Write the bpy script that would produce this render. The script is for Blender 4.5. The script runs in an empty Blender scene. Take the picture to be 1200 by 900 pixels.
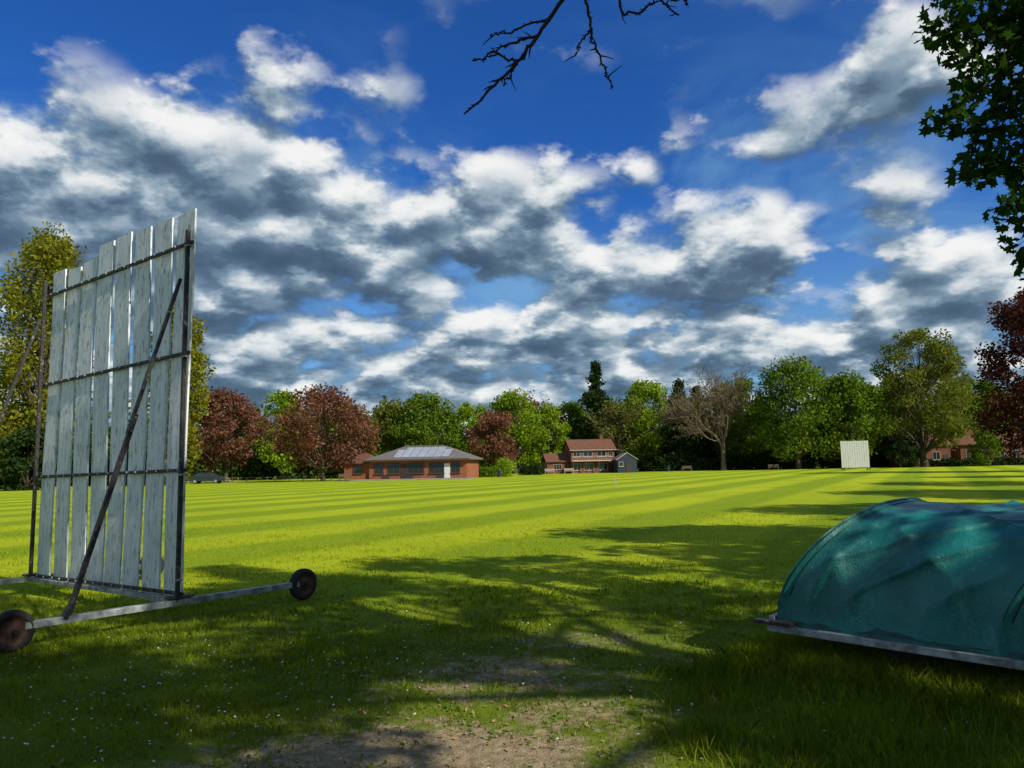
import bpy, math, random
import numpy as np
from mathutils import Vector, Matrix

rng = np.random.default_rng(7)
random.seed(7)
sc = bpy.context.scene
sc.view_settings.view_transform = 'Standard'
sc.view_settings.look = 'None'
sc.view_settings.exposure = 0
COL = sc.collection

# ------------------------------------------------------------------ helpers
def fast_mesh(name, V, F, mats, midx=None, smooth=False, link=True, parent=None):
    V = np.asarray(V, dtype=np.float32); F = np.asarray(F, dtype=np.int32)
    me = bpy.data.meshes.new(name)
    n, k = F.shape
    me.vertices.add(len(V)); me.vertices.foreach_set('co', V.ravel())
    me.loops.add(n * k); me.loops.foreach_set('vertex_index', F.ravel())
    me.polygons.add(n)
    me.polygons.foreach_set('loop_start', np.arange(0, n * k, k, dtype=np.int32))
    me.polygons.foreach_set('loop_total', np.full(n, k, dtype=np.int32))
    for m in mats: me.materials.append(m)
    if midx is not None: me.polygons.foreach_set('material_index', np.asarray(midx, dtype=np.int32))
    if smooth is True: me.polygons.foreach_set('use_smooth', np.ones(n, dtype=bool))
    elif smooth is not False: me.polygons.foreach_set('use_smooth', np.asarray(smooth, dtype=bool))
    me.update(calc_edges=True); me.validate()
    ob = bpy.data.objects.new(name, me); COL.objects.link(ob)
    if parent: ob.parent = parent
    return ob

def empty(name, loc=(0, 0, 0), rz=0):
    e = bpy.data.objects.new(name, None); COL.objects.link(e)
    e.location = loc; e.rotation_euler = (0, 0, rz); e.empty_display_size = .3
    return e

def poly(name, V, F, mat, parent=None, smooth=False):
    me = bpy.data.meshes.new(name); me.from_pydata([tuple(v) for v in V], [], F)
    me.materials.append(mat); me.update()
    ob = bpy.data.objects.new(name, me); COL.objects.link(ob)
    if smooth:
        for p in me.polygons: p.use_smooth = True
    if parent: ob.parent = parent
    return ob

def box(name, c, s, mat, parent=None, bevel=0.0):
    x, y, z = [v / 2 for v in s]
    V = [(c[0] + a * x, c[1] + b * y, c[2] + d * z) for a in (-1, 1) for b in (-1, 1) for d in (-1, 1)]
    F = [(0, 1, 3, 2), (4, 6, 7, 5), (0, 4, 5, 1), (2, 3, 7, 6), (0, 2, 6, 4), (1, 5, 7, 3)]
    ob = poly(name, V, F, mat, parent)
    if bevel:
        b = ob.modifiers.new('b', 'BEVEL'); b.width = bevel; b.segments = 2
    return ob

def beam(name, a, b, w, h, mat, parent=None, up=(0, 0, 1), bevel=.004):
    a = Vector(a); b = Vector(b); d = (b - a); L = d.length; d.normalize()
    s = d.cross(Vector(up)).normalized(); u = s.cross(d).normalized()
    V = []
    for p in (a, b):
        for i, j in ((-1, -1), (1, -1), (1, 1), (-1, 1)):
            V.append(p + s * i * w / 2 + u * j * h / 2)
    F = [(0, 1, 2, 3), (7, 6, 5, 4), (0, 4, 5, 1), (1, 5, 6, 2), (2, 6, 7, 3), (3, 7, 4, 0)]
    ob = poly(name, V, F, mat, parent)
    if bevel:
        m = ob.modifiers.new('b', 'BEVEL'); m.width = bevel; m.segments = 2
    return ob

def tube(P, R, k=6):
    P = np.asarray(P, float); R = np.asarray(R, float); n = len(P)
    T = np.gradient(P, axis=0); T /= (np.linalg.norm(T, axis=1, keepdims=True) + 1e-9)
    ref = np.array([0.31, 0.21, 0.93]) if abs(T[0][2]) < .9 else np.array([1., .1, 0])
    A = np.cross(T, ref); A /= (np.linalg.norm(A, axis=1, keepdims=True) + 1e-9)
    B = np.cross(T, A)
    ang = np.arange(k) * 2 * np.pi / k
    V = P[:, None, :] + R[:, None, None] * (np.cos(ang)[None, :, None] * A[:, None, :] + np.sin(ang)[None, :, None] * B[:, None, :])
    V = V.reshape(-1, 3)
    F = []
    for i in range(n - 1):
        for j in range(k):
            j2 = (j + 1) % k
            F.append((i * k + j, i * k + j2, (i + 1) * k + j2, (i + 1) * k + j))
    return V, np.array(F)

class Acc:
    def __init__(s): s.V = []; s.F = []; s.M = []; s.S = []; s.n = 0
    def add(s, V, F, m, smooth=False):
        s.V.append(V); s.F.append(np.asarray(F) + s.n); s.M.append(np.full(len(F), m)); s.S.append(np.full(len(F), smooth)); s.n += len(V)
    def build(s, name, mats, parent=None):
        return fast_mesh(name, np.vstack(s.V), np.vstack(s.F), mats, np.concatenate(s.M), np.concatenate(s.S), parent=parent)

def unit(n):
    a = rng.normal(size=(n, 3)); return a / np.linalg.norm(a, axis=1, keepdims=True)

def leaf_quads(C, size, asp=.6):
    n = len(C); a = unit(n); b = np.cross(a, unit(n)); b /= (np.linalg.norm(b, axis=1, keepdims=True) + 1e-9)
    s = size * rng.uniform(.6, 1.35, (n, 1))
    V = np.stack([C + a * s * .6, C + b * s * asp * .6, C - a * s * .6, C - b * s * asp * .6], 1).reshape(-1, 3)
    F = np.arange(4 * n).reshape(n, 4)
    return V, F

# ------------------------------------------------------------------ materials
def newmat(name):
    m = bpy.data.materials.new(name); m.use_nodes = True
    nt = m.node_tree; nt.nodes.clear()
    out = nt.nodes.new('ShaderNodeOutputMaterial')
    return m, nt, out

def mix(nt, fac, a, b, mode='MIX'):
    n = nt.nodes.new('ShaderNodeMix'); n.data_type = 'RGBA'; n.blend_type = mode
    for sock, v in ((n.inputs[0], fac), (n.inputs[6], a), (n.inputs[7], b)):
        if isinstance(v, bpy.types.NodeSocket): nt.links.new(v, sock)
        elif isinstance(v, (int, float)): sock.default_value = v
        else: sock.default_value = (*v, 1)
    return n.outputs[2]

def M(nt, op, a, b=None, c=None, clamp=False):
    n = nt.nodes.new('ShaderNodeMath'); n.operation = op; n.use_clamp = clamp
    for i, v in enumerate((a, b, c)):
        if v is None: continue
        if isinstance(v, bpy.types.NodeSocket): nt.links.new(v, n.inputs[i])
        else: n.inputs[i].default_value = v
    return n.outputs[0]

def VMn(nt, op, a, b=None):
    n = nt.nodes.new('ShaderNodeVectorMath'); n.operation = op
    for i, v in enumerate((a, b)):
        if v is None: continue
        if isinstance(v, bpy.types.NodeSocket): nt.links.new(v, n.inputs[i])
        else: n.inputs[i].default_value = v
    return n.outputs['Value'] if op in ('DOT_PRODUCT', 'LENGTH') else n.outputs[0]

def noise(nt, vec, scale, detail=4, rough=.55, dist=0):
    n = nt.nodes.new('ShaderNodeTexNoise'); n.inputs['Scale'].default_value = scale
    n.inputs['Detail'].default_value = detail; n.inputs['Roughness'].default_value = rough
    n.inputs['Distortion'].default_value = dist
    if vec is not None: nt.links.new(vec, n.inputs['Vector'])
    return n.outputs[0]

def sstep(nt, v, a, b, lo=0., hi=1.):
    n = nt.nodes.new('ShaderNodeMapRange'); n.interpolation_type = 'SMOOTHSTEP'
    nt.links.new(v, n.inputs[0])
    for i, x in enumerate((a, b, lo, hi)): n.inputs[i + 1].default_value = x
    return n.outputs[0]

def scalev(nt, vec, s):
    return VMn(nt, 'MULTIPLY', vec, s)

def objco(nt):
    return nt.nodes.new('ShaderNodeTexCoord').outputs['Object']

def bump(nt, h, strength, dist):
    b = nt.nodes.new('ShaderNodeBump'); b.inputs['Strength'].default_value = strength; b.inputs['Distance'].default_value = dist
    nt.links.new(h, b.inputs['Height']); return b.outputs[0]

def prin(nt, out, col, rough=.6, metal=0, normal=None, spec=.4):
    p = nt.nodes.new('ShaderNodeBsdfPrincipled')
    if isinstance(col, bpy.types.NodeSocket): nt.links.new(col, p.inputs['Base Color'])
    else: p.inputs['Base Color'].default_value = (*col, 1)
    if isinstance(rough, bpy.types.NodeSocket): nt.links.new(rough, p.inputs['Roughness'])
    else: p.inputs['Roughness'].default_value = rough
    p.inputs['Metallic'].default_value = metal
    p.inputs['Specular IOR Level'].default_value = spec
    if normal is not None: nt.links.new(normal, p.inputs['Normal'])
    nt.links.new(p.outputs[0], out.inputs[0]); return p

def simple(name, c, rough=.6, metal=0, var=.35, scale=8, spec=.4, bmp=.15):
    m, nt, out = newmat(name); co = objco(nt)
    n1 = noise(nt, co, scale, 6, .6)
    dark = tuple(v * (1 - var) for v in c); lite = tuple(min(1, v * (1 + var * .5)) for v in c)
    col = mix(nt, sstep(nt, n1, .3, .7), dark, lite)
    prin(nt, out, col, rough, metal, bump(nt, noise(nt, co, scale * 6, 4), bmp, .01), spec)
    return m

def leafmat(name, c1, c2, c3, trans=.35, clump=.35):
    m, nt, out = newmat(name); co = objco(nt)
    geo = nt.nodes.new('ShaderNodeNewGeometry')
    rnd = geo.outputs['Random Per Island']
    n1 = noise(nt, co, clump, 2, .6)
    col = mix(nt, sstep(nt, n1, .38, .64), c1, c2)
    col = mix(nt, M(nt, 'MULTIPLY', rnd, .8), col, c3)
    d = nt.nodes.new('ShaderNodeBsdfDiffuse'); nt.links.new(col, d.inputs[0])
    t = nt.nodes.new('ShaderNodeBsdfTranslucent')
    tc = mix(nt, .5, col, (c3[0] * 1.2, c3[1] * 1.25, c3[2] * .6)); nt.links.new(tc, t.inputs[0])
    mx = nt.nodes.new('ShaderNodeMixShader'); mx.inputs[0].default_value = trans
    nt.links.new(d.outputs[0], mx.inputs[1]); nt.links.new(t.outputs[0], mx.inputs[2])
    nt.links.new(mx.outputs[0], out.inputs[0])
    return m

def barkmat(name, c, sc_=3):
    m, nt, out = newmat(name); co = objco(nt)
    st = scalev(nt, co, (4, 4, .8))
    n1 = noise(nt, st, sc_, 8, .65)
    col = mix(nt, sstep(nt, n1, .3, .7), tuple(v * .45 for v in c), c)
    prin(nt, out, col, .9, 0, bump(nt, n1, .6, .03), .2)
    return m

bark = barkmat('bark', (.13, .10, .075))
bark_pale = barkmat('bark_pale', (.22, .16, .12))
L_green = leafmat('leaf_green', (.022, .050, .005), (.085, .160, .014), (.21, .29, .03))
L_bright = leafmat('leaf_bright', (.055, .105, .008), (.18, .28, .014), (.32, .43, .03))
L_olive = leafmat('leaf_olive', (.035, .055, .010), (.13, .16, .025), (.23, .24, .04))
L_dark = leafmat('leaf_dark', (.010, .024, .008), (.022, .045, .013), (.045, .075, .02), .15)
L_red = leafmat('leaf_copper', (.060, .024, .018), (.17, .062, .042), (.29, .14, .09), .3)
L_purple = leafmat('leaf_purple', (.07, .03, .03), (.15, .07, .06), (.22, .12, .09), .3)
L_dred = leafmat('leaf_dark_red', (.03, .010, .012), (.07, .022, .022), (.12, .04, .03), .25)
L_poplar = leafmat('leaf_poplar', (.06, .075, .010), (.18, .19, .016), (.31, .29, .03), .35, .5)
L_near = leafmat('leaf_maple', (.018, .042, .007), (.032, .075, .010), (.05, .115, .015), .35, .8)
L_dist = leafmat('leaf_woodland', (.018, .038, .009), (.055, .095, .018), (.11, .15, .03), .25, .06)

# ------------------------------------------------------------------ trees
def crown_radius(shape, t):
    if shape == 'round': return math.sqrt(max(0, 1 - (2 * t - .9) ** 2 / 1.25)) if t < .95 else .3
    if shape == 'poplar': return (.35 + 1.3 * t) * (1 - t) ** .45 * 1.05 if t < 1 else 0
    if shape == 'conifer': return max(.05, (1 - t) ** .8) * (.82 + .18 * math.sin(t * 34))
    return 1

def tree(name, x, y, h, w, leaf, shape='round', base=.22, n=5500, ls=.45, nclump=70, cr=.13, brk=None, lean=0, nscale=1.4):
    n = int(n * nscale)
    a = Acc(); brk = brk or bark
    r0 = max(.16, h * .022)
    top = h * (.93 if shape in ('conifer', 'poplar') else .72)
    tz = np.linspace(0, top, 9)
    wob = rng.normal(0, .012 * h, (9, 2)).cumsum(0) * .35; wob[0] = 0
    if shape in ('conifer', 'poplar'): wob *= .3
    P = np.c_[wob[:, 0] + lean * tz / h, wob[:, 1], tz]
    R = r0 * (1 - tz / top * .8); R[0] *= 1.5
    V, F = tube(P, R, 8); a.add(V, F, 0, True)
    C = []; CR = []
    for i in range(nclump):
        t = (i + rng.uniform(0, 1)) / nclump
        if shape == 'round': t = t ** .9
        rad = crown_radius(shape, t) * w / 2
        th = rng.uniform(0, 2 * np.pi); rr = rad * math.sqrt(rng.uniform(.12, 1)) * rng.uniform(.78, 1.1)
        z = h * base + (h * (1 - base)) * t * .96
        c = np.array([rr * math.cos(th) + lean * z / h, rr * math.sin(th), z]); C.append(c)
        CR.append(w * cr * rng.uniform(.6, 1.35) * (.55 if shape in ('conifer',) and t > .7 else 1))
        if rng.uniform() < .55:
            zz = max(h * base * .8, z - (rr * .7 + .08 * h)); zz = min(zz, top * .95)
            k = int(np.clip(zz / top * 8, 0, 8)); s = P[k]
            mid = (s + c) / 2 + np.array([0, 0, .04 * h]) + rng.normal(0, .02 * w, 3)
            u = np.linspace(0, 1, 6)[:, None]
            path = (1 - u) ** 2 * s + 2 * u * (1 - u) * mid + u ** 2 * c
            V, F = tube(path, np.linspace(R[k] * .45, .025, 6), 5); a.add(V, F, 0, True)
    C = np.array(C); CR = np.array(CR)
    p = CR ** 2; p /= p.sum()
    idx = rng.choice(len(C), n, p=p)
    d = unit(n) * (rng.uniform(0.1, 1, (n, 1)) ** .5)
    sq = .62 if shape in ('conifer',) else .8
    if shape == 'poplar': sq = 1.5
    d[:, 2] *= sq
    pos = C[idx] + d * CR[idx][:, None] + rng.normal(0, .04 * w * cr * 3, (n, 3))
    pos[:, 2] = np.maximum(pos[:, 2], h * base * .55)
    V, F = leaf_quads(pos, ls); a.add(V, F, 1)
    ob = a.build(name, [brk, leaf]); ob.location = (x, y, 0)
    ob.rotation_euler[2] = rng.uniform(0, 6.28)
    return ob

def grow(a, p, d, L, r, depth, maxd, k=5, up=.25, spread=.6, minr=.02, tips=None):
    seg = 4
    pts = [np.array(p)]; dd = np.array(d, float)
    for i in range(seg):
        dd = dd + rng.normal(0, .12, 3) + np.array([0, 0, up * .12]); dd /= np.linalg.norm(dd)
        pts.append(pts[-1] + dd * L / seg)
    R = np.linspace(r, max(minr, r * .55), seg + 1)
    V, F = tube(pts, R, k if depth < 2 else 3); a.add(V, F, 0, True)
    if depth >= maxd:
        if tips is not None: tips.append(pts[-1])
        return
    nch = rng.integers(3, 5)
    for i in range(nch):
        at = pts[-1] if i == 0 else pts[rng.integers(1, seg + 1)]
        v = dd + rng.normal(0, spread, 3) + np.array([0, 0, up]); v /= np.linalg.norm(v)
        grow(a, at, v, L * rng.uniform(.6, .82), max(minr, r * .55), depth + 1, maxd, k, up, spread, minr, tips)

def bare_tree(name, x, y, h, brk, leaf=None, n=0, ls=.4, spread=.6, maxd=5, minr=.035):
    a = Acc(); tips = []
    V, F = tube([(0, 0, 0), (0.05, 0, h * .1), (.1, 0, h * .24)], [h * .03, h * .021, h * .019], 8); a.add(V, F, 0, True)
    for i in range(5):
        th = i * 1.256 + rng.uniform(-.3, .3)
        tl = .55 if i else .1
        d = np.array([math.cos(th) * tl, math.sin(th) * tl, 1.]); d /= np.linalg.norm(d)
        grow(a, (.1, 0, h * rng.uniform(.2, .24)), d, h * .27, h * .013, 1, maxd, 5, .22, spread, minr, tips)
    mats = [brk]
    if leaf:
        T = np.array(tips); idx = rng.integers(0, len(T), n)
        V, F = leaf_quads(T[idx] + rng.normal(0, .45, (n, 3)), ls); a.add(V, F, 1); mats.append(leaf)
    ob = a.build(name, mats); ob.location = (x, y, 0)
    zmax = max(v.co.z for v in ob.data.vertices); s = h / zmax
    ob.scale = (s, s, s)
    return ob

# background trees (metres, camera stands at the origin looking along +Y)
tree('poplar_tree', -55.0, 86, 30.5, 13, L_poplar, 'poplar', .06, 14000, .40, 170, .11)
tree('poplar_tree', -40.2, 88, 22.5, 8.5, L_poplar, 'poplar', .06, 9000, .40, 120, .13)
tree('copper_plum_tree', -40.2, 104, 12.6, 11.0, L_red, 'round', .22, 6500, .36, 80)
tree('copper_plum_tree', -25.6, 100, 12.2, 12.6, L_red, 'round', .2, 7000, .36, 85)
tree('copper_plum_tree', -3.2, 122, 10.4, 8.4, L_red, 'round', .2, 4500, .38, 60)
tree('copper_plum_tree', -25.5, 122, 10.5, 6.5, L_red, 'round', .2, 2800, .4, 50)
tree('deciduous_tree', -38, 122, 14.6, 9, L_bright, 'round', .15, 4500, .45, 60)
tree('deciduous_tree', -31, 140, 13.5, 11, L_green, 'round', .12, 4500, .5, 60)
tree('deciduous_tree', -17.5, 148, 15.6, 15, L_green, 'round', .1, 7000, .5, 80)
tree('deciduous_tree', -8.5, 150, 14.2, 10, L_bright, 'round', .12, 4200, .5, 60)
tree('deciduous_tree', -25, 152, 15.0, 12, L_olive, 'round', .1, 4800, .5, 60)
tree('deciduous_tree', 0.3, 146, 15.8, 12.5, L_bright, 'round', .1, 6500, .48, 80)
tree('deciduous_tree', 7.5, 150, 13.6, 9, L_bright, 'round', .1, 4200, .45, 60)
bare_tree('budding_tree', 5.4, 172, 19.5, bark_pale, L_purple, 5200, .5)
tree('conifer_tree', 17.4, 152, 23.2, 12.0, L_dark, 'conifer', .1, 12000, .48, 130, .13)
bare_tree('budding_tree', 20.6, 146, 15.6, bark_pale, L_olive, 4200, .42)
tree('deciduous_tree', 12.5, 160, 15, 10, L_green, 'round', .1, 5000, .48, 70)
tree('deciduous_tree', 26.6, 147, 17.2, 13, L_bright, 'round', .1, 7500, .48, 85)
tree('conifer_tree', 32.0, 142, 17.8, 10, L_dark, 'conifer', .04, 8500, .45, 110, .14)
tree('conifer_tree', 36.5, 146, 17.0, 10, L_dark, 'conifer', .04, 8500, .45, 100, .14)
bare_tree('bare_tree', 37.8, 134, 19.8, bark_pale, L_olive, 1500, .35, .6, 6, .035)
tree('deciduous_tree', 43.8, 143, 17.3, 12, L_green, 'round', .1, 6500, .48, 75)
tree('deciduous_tree', 49.8, 130, 19.0, 14.5, L_green, 'round', .14, 9500, .45, 105)
tree('deciduous_tree', 58.0, 128, 16.2, 12.5, L_green, 'round', .14, 7000, .45, 85)
tree('deciduous_tree', 71.2, 129, 24.6, 17, L_olive, 'round', .16, 10500, .42, 130, .09)
tree('deciduous_tree', 64.5, 138, 15.5, 10, L_green, 'round', .1, 5500, .48, 70)
tree('deciduous_tree', 83.0, 145, 20.0, 13.5, L_olive, 'round', .2, 7500, .45, 80)
tree('deciduous_tree', 93, 147, 16.5, 12, L_green, 'round', .2, 6000, .48, 70)
tree('deciduous_tree', 78, 150, 17, 11, L_green, 'round', .2, 5500, .48, 70)
tree('hawthorn_tree', 78.5, 123, 6.0, 5.5, L_green, 'round', .1, 2600, .32, 45)
tree('hawthorn_tree', 66.0, 126, 5.0, 5.5, L_dark, 'round', .05, 2600, .32, 45)
tree('deciduous_tree', 62, 142, 16.5, 9, L_purple, 'round', .1, 3800, .48, 70)
tree('copper_beech_tree', 54.8, 76, 19.0, 13, L_dred, 'round', .12, 14000, .32, 120, .1)
tree('deciduous_tree', -66, 92, 15, 12, L_green, 'round', .05, 5000, .45, 70)
tree('holly_tree', -51, 78, 6.5, 6, L_dark, 'round', .02, 4500, .35, 60)

def thicket(name, x0, x1, y0, y1, h, leaf, n, ls, seed, zmin=0):
    r = np.random.default_rng(seed)
    ph = r.uniform(0, 6.28, 6)
    X = r.uniform(x0, x1, n); Y = r.uniform(y0, y1, n)
    H = h * (.72 + .13 * np.sin(X * .31 + ph[0]) + .11 * np.sin(X * .77 + ph[1]) + .08 * np.sin(X * 1.63 + ph[2]) + .06 * np.sin(Y * .9 + X * .5 + ph[3]))
    Z = zmin + (H - zmin) * r.uniform(0, 1, n) ** .8
    C = np.c_[X, Y, Z] + r.normal(0, .25, (n, 3)); C[:, 2] = np.maximum(C[:, 2], .05)
    V, F = leaf_quads(C, ls, .7)
    return fast_mesh(name, V, F, [leaf])

thicket('distant_woodland', -190, -15, 168, 186, 19, L_dist, 36000, 1.0, 1)
thicket('distant_woodland', -15, 190, 176, 196, 18, L_dist, 38000, 1.0, 2)
thicket('undergrowth', 24, 110, 150, 156, 8.0, L_dist, 22000, .6, 3)
thicket('undergrowth', -62, -28, 126, 132, 7.5, L_dist, 12000, .55, 4)
thicket('undergrowth', -28, 12, 158, 163, 7.5, L_dist, 10000, .6, 5)
thicket('hedge', -75, -46, 98, 101, 5.0, L_dark, 9000, .45, 6)
thicket('hedge', 57, 70, 137, 139, 3.8, L_dark, 4500, .45, 8)
thicket('hedge', 24, 56, 138, 140, 3.6, L_dark, 8000, .45, 9)
thicket('hedge', 72, 104, 128.4, 129.4, 1.5, L_dark, 6000, .32, 13)
thicket('clipped_hedge', -5.3, -2.6, 108, 109.5, 2.3, L_green, 3500, .2, 10)
thicket('clipped_hedge', -2.2, -0.6, 108.5, 110, 2.6, L_bright, 2500, .2, 11)
thicket('clipped_hedge', 1.2, 4.6, 122, 123.5, 1.7, L_dark, 2200, .22, 12)

# row of trees along the right side of the ground (they throw the long bands of shade)
tree('lime_tree', 17.5, 5, 15, 9, L_green, 'round', .25, 7000, .36, 90)
tree('lime_tree', 27, 11, 18, 10, L_green, 'round', .2, 7000, .40, 80)
tree('lime_tree', 36, 20, 20, 10, L_green, 'round', .2, 6500, .42, 80)
tree('lime_tree', 44, 31, 21, 11, L_green, 'round', .2, 6500, .42, 80)
tree('lime_tree', 55, 44, 21, 10, L_green, 'round', .18, 6000, .42, 80)
tree('lime_tree', 4.0, -7.0, 15, 11, L_green, 'round', .25, 10000, .34, 80, .10)
tree('lime_tree', 11.5, -12.5, 20, 9, L_green, 'round', .3, 7000, .36, 60, .10)

# ------------------------------------------------------------------ near maple tree (right of camera)
def maple_leaves(C, size):
    n = len(C)
    ang = np.array([90, 66, 40, 22, -20, -62, -90, -118, -160, 158, 140, 114]) * math.pi / 180
    rad = np.array([1.0, .52, .92, .48, .70, .38, .38, .38, .70, .48, .92, .52]) * .5
    P2 = np.c_[np.cos(ang) * rad, np.sin(ang) * rad]
    a = unit(n); a[:, 2] = a[:, 2] * .5 - .35; a /= np.linalg.norm(a, axis=1, keepdims=True)
    b = np.cross(a, unit(n)); b /= np.linalg.norm(b, axis=1, keepdims=True)
    s = size * rng.uniform(.65, 1.3, (n, 1, 1))
    V = C[:, None, :] + s * (P2[None, :, 0, None] * b[:, None, :] + P2[None, :, 1, None] * a[:, None, :])
    return V.reshape(-1, 3), np.arange(n * 12).reshape(n, 12)

maple = empty('maple_tree', (10, -1.5, 0))
T0 = np.array([10., -1.5, 0])
wood = Acc()
V, F = tube([(0, 0, 0), (0, 0, .6), (.1, 0, 2.5), (0, .1, 5), (-.1, .2, 8), (.1, 0, 11), (.2, 0, 14)], [.55, .38, .33, .3, .24, .15, .05], 12); wood.add(V, F, 0, True)
cl = []; crr = []; NC = 118
for i in range(NC):
    v = unit(1)[0]; q = rng.uniform(.2, 1) ** .45
    c = np.array([v[0] * 5.9 * q, v[1] * 6.3 * q, 10.0 + v[2] * 5.4 * q]); cl.append(c); crr.append(rng.uniform(.55, 1.05))
hang = [(4.45, 7, 5.95), (4.85, 7.1, 6.0), (5.15, 7, 5.6), (4.75, 7, 5.35), (4.4, 7, 4.95), (4.85, 7.1, 4.8), (4.62, 7, 4.45), (5.05, 7, 4.4), (4.98, 7, 4.0), (5.15, 7, 3.62),
        (5.5, 7, 5.2), (5.5, 7, 4.6), (5.6, 7, 5.9), (5.4, 6.8, 6.4), (4.9, 7.2, 6.5), (6.1, 6.5, 5.2), (6.2, 6.3, 6.2), (5.9, 6, 7), (6.6, 5.5, 6.3), (5.2, 6.2, 7.3), (7, 5, 7.2), (6.6, 5.8, 5.0), (5.35, 7, 4.1),
        (5.35, 7, 3.75), (5.0, 7, 5.1), (5.25, 7, 4.75), (4.7, 7, 5.7), (5.1, 7.1, 6.1), (5.5, 7, 3.5), (5.25, 7, 3.42), (5.2, 7, 5.95)]
for c in hang:
    cl.append(np.array(c) - T0); crr.append(rng.uniform(.24, .36) if c[0] < 5.3 else .5)
for i, c in enumerate(cl[:NC]):
    if i % 2 == 0:
        z = np.clip(c[2] - 2.5, 3.5, 12.5); s = np.array([0, .1, z]); mid = (s + c) / 2 + np.array([0, 0, .6])
        u = np.linspace(0, 1, 7)[:, None]; path = (1 - u) ** 2 * s + 2 * u * (1 - u) * mid + u ** 2 * c
        V, F = tube(path, np.linspace(.11, .012, 7), 5); wood.add(V, F, 0, True)
main = np.array([(10, -1.5, 4.6), (9, 1.2, 6.4), (7.8, 3.6, 7.2), (6.6, 5.4, 6.9), (5.7, 6.5, 6.3), (5.3, 7, 5.6)]) - T0
V, F = tube(main, [.2, .16, .12, .08, .05, .03], 8); wood.add(V, F, 0, True)
for c in hang:
    c = np.array(c) - T0; s = main[np.argmin(np.linalg.norm(main - c, axis=1))]
    mid = (s + c) / 2 + np.array([0, 0, .12]); u = np.linspace(0, 1, 6)[:, None]
    path = (1 - u) ** 2 * s + 2 * u * (1 - u) * mid + u ** 2 * c
    V, F = tube(path, np.linspace(.022, .005, 6), 5); wood.add(V, F, 0, True)
wood.build('trunk_and_limbs', [bark], maple)
pos = []
for i, (c, r) in enumerate(zip(cl, crr)):
    k = 200 if i < NC else (105 if r < .4 else 150)
    d = unit(k) * rng.uniform(.05, 1, (k, 1)) ** .5 * r
    d[:, 2] *= .75; pos.append(c + d)
pos = np.vstack(pos)
nn_ = NC * 200
V, F = maple_leaves(pos[:nn_], .25); V2, F2 = maple_leaves(pos[nn_:], .145)
fast_mesh('foliage', np.vstack([V, V2]), np.vstack([F, F2 + len(V)]), [L_near], parent=maple)

# ------------------------------------------------------------------ bare overhanging branch tree (behind camera)
ash = Acc()
V, F = tube([(2.6, -3.2, 0), (2.55, -3.2, .7), (2.5, -3.1, 2.4), (2.4, -2.8, 4.2), (2.5, -2.9, 7), (2.4, -3, 10)], [.42, .3, .26, .23, .17, .06], 12); ash.add(V, F, 0, True)
V, F = tube([(2.4, -2.8, 4.3), (2.2, -1, 6.0), (1.8, 1.5, 6.9), (1.3, 3.7, 6.6), (.9, 5.0, 5.9), (.62, 5.5, 5.42)], [.17, .13, .1, .065, .04, .02], 8); ash.add(V, F, 0, True)
def twig(pts, r0, r1, buds=True):
    P = np.array(pts, float); n = len(P)
    t = np.linspace(0, n - 1, (n - 1) * 5 + 1); Q = np.c_[[np.interp(t, np.arange(n), P[:, k]) for k in range(3)]].T
    Q[1:-1] += rng.normal(0, .009, (len(Q) - 2, 3))
    V, F = tube(Q, np.linspace(r0, r1, len(Q)), 6); ash.add(V, F, 0, True)
    for i in range(1, len(Q)):
        if not buds: break
        for _ in range(3 if i > 1 else 0):
            d = unit(1)[0]; d[1] *= .4; b = Q[i] + (Q[i - 1] - Q[i]) * rng.uniform()
            V, F = tube([b, b + d * rng.uniform(.012, .03)], [r1 + .004, .003], 4); ash.add(V, F, 0, True)
        if rng.uniform() < .25:
            d = (Q[i] - Q[i - 1]); d /= np.linalg.norm(d); d = d + rng.normal(0, .6, 3) * np.array([1, .5, 1]); d /= np.linalg.norm(d)
            L = rng.uniform(.05, .13)
            V, F = tube([Q[i], Q[i] + d * L * .5, Q[i] + d * L + rng.normal(0, .012, 3)], [r1 + .002, r1, .0025], 5); ash.add(V, F, 0, True)
twig([(.62, 5.5, 5.42), (.48, 5.5, 5.28), (.25, 5.5, 4.97), (.05, 5.5, 4.70), (-.12, 5.48, 4.52), (-.33, 5.45, 4.31)], .022, .007)
twig([(.25, 5.5, 4.97), (.08, 5.52, 4.93), (-.05, 5.55, 4.90), (-.18, 5.55, 4.82), (-.27, 5.55, 4.80)], .012, .0045)
twig([(.08, 5.5, 4.76), (-.05, 5.45, 4.79), (-.14, 5.42, 4.76)], .011, .0045)
twig([(.36, 5.5, 5.12), (.12, 5.55, 5.07), (.0, 5.5, 5.0), (-.12, 5.5, 4.98)], .010, .0045)
twig([(.17, 5.5, 4.86), (.02, 5.5, 4.62), (-.02, 5.5, 4.56)], .009, .004)
twig([(.62, 5.5, 5.42), (.66, 5.5, 5.2), (.69, 5.5, 4.92), (.77, 5.5, 4.70), (.83, 5.5, 4.53)], .014, .005)
twig([(.69, 5.5, 5.02), (.60, 5.5, 4.92), (.55, 5.5, 4.80)], .009, .004)
twig([(.9, 5.0, 5.9), (.85, 5.4, 5.4), (.92, 5.5, 5.14), (1.08, 5.5, 5.16), (1.2, 5.5, 5.24), (1.38, 5.5, 5.12)], .015, .005)
twig([(1.25, 5.5, 5.22), (1.4, 5.5, 5.27), (1.44, 5.5, 5.2)], .008, .004)
for i in range(9):
    th = i * .7; s = (2.45, -2.95, 5 + i * .55)
    grow(ash, s, (math.cos(th), math.sin(th) * (1 if math.sin(th) < 0 else .3), .6), 1.6, .07, 1, 4, 5, .2, .5, .008)
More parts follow.
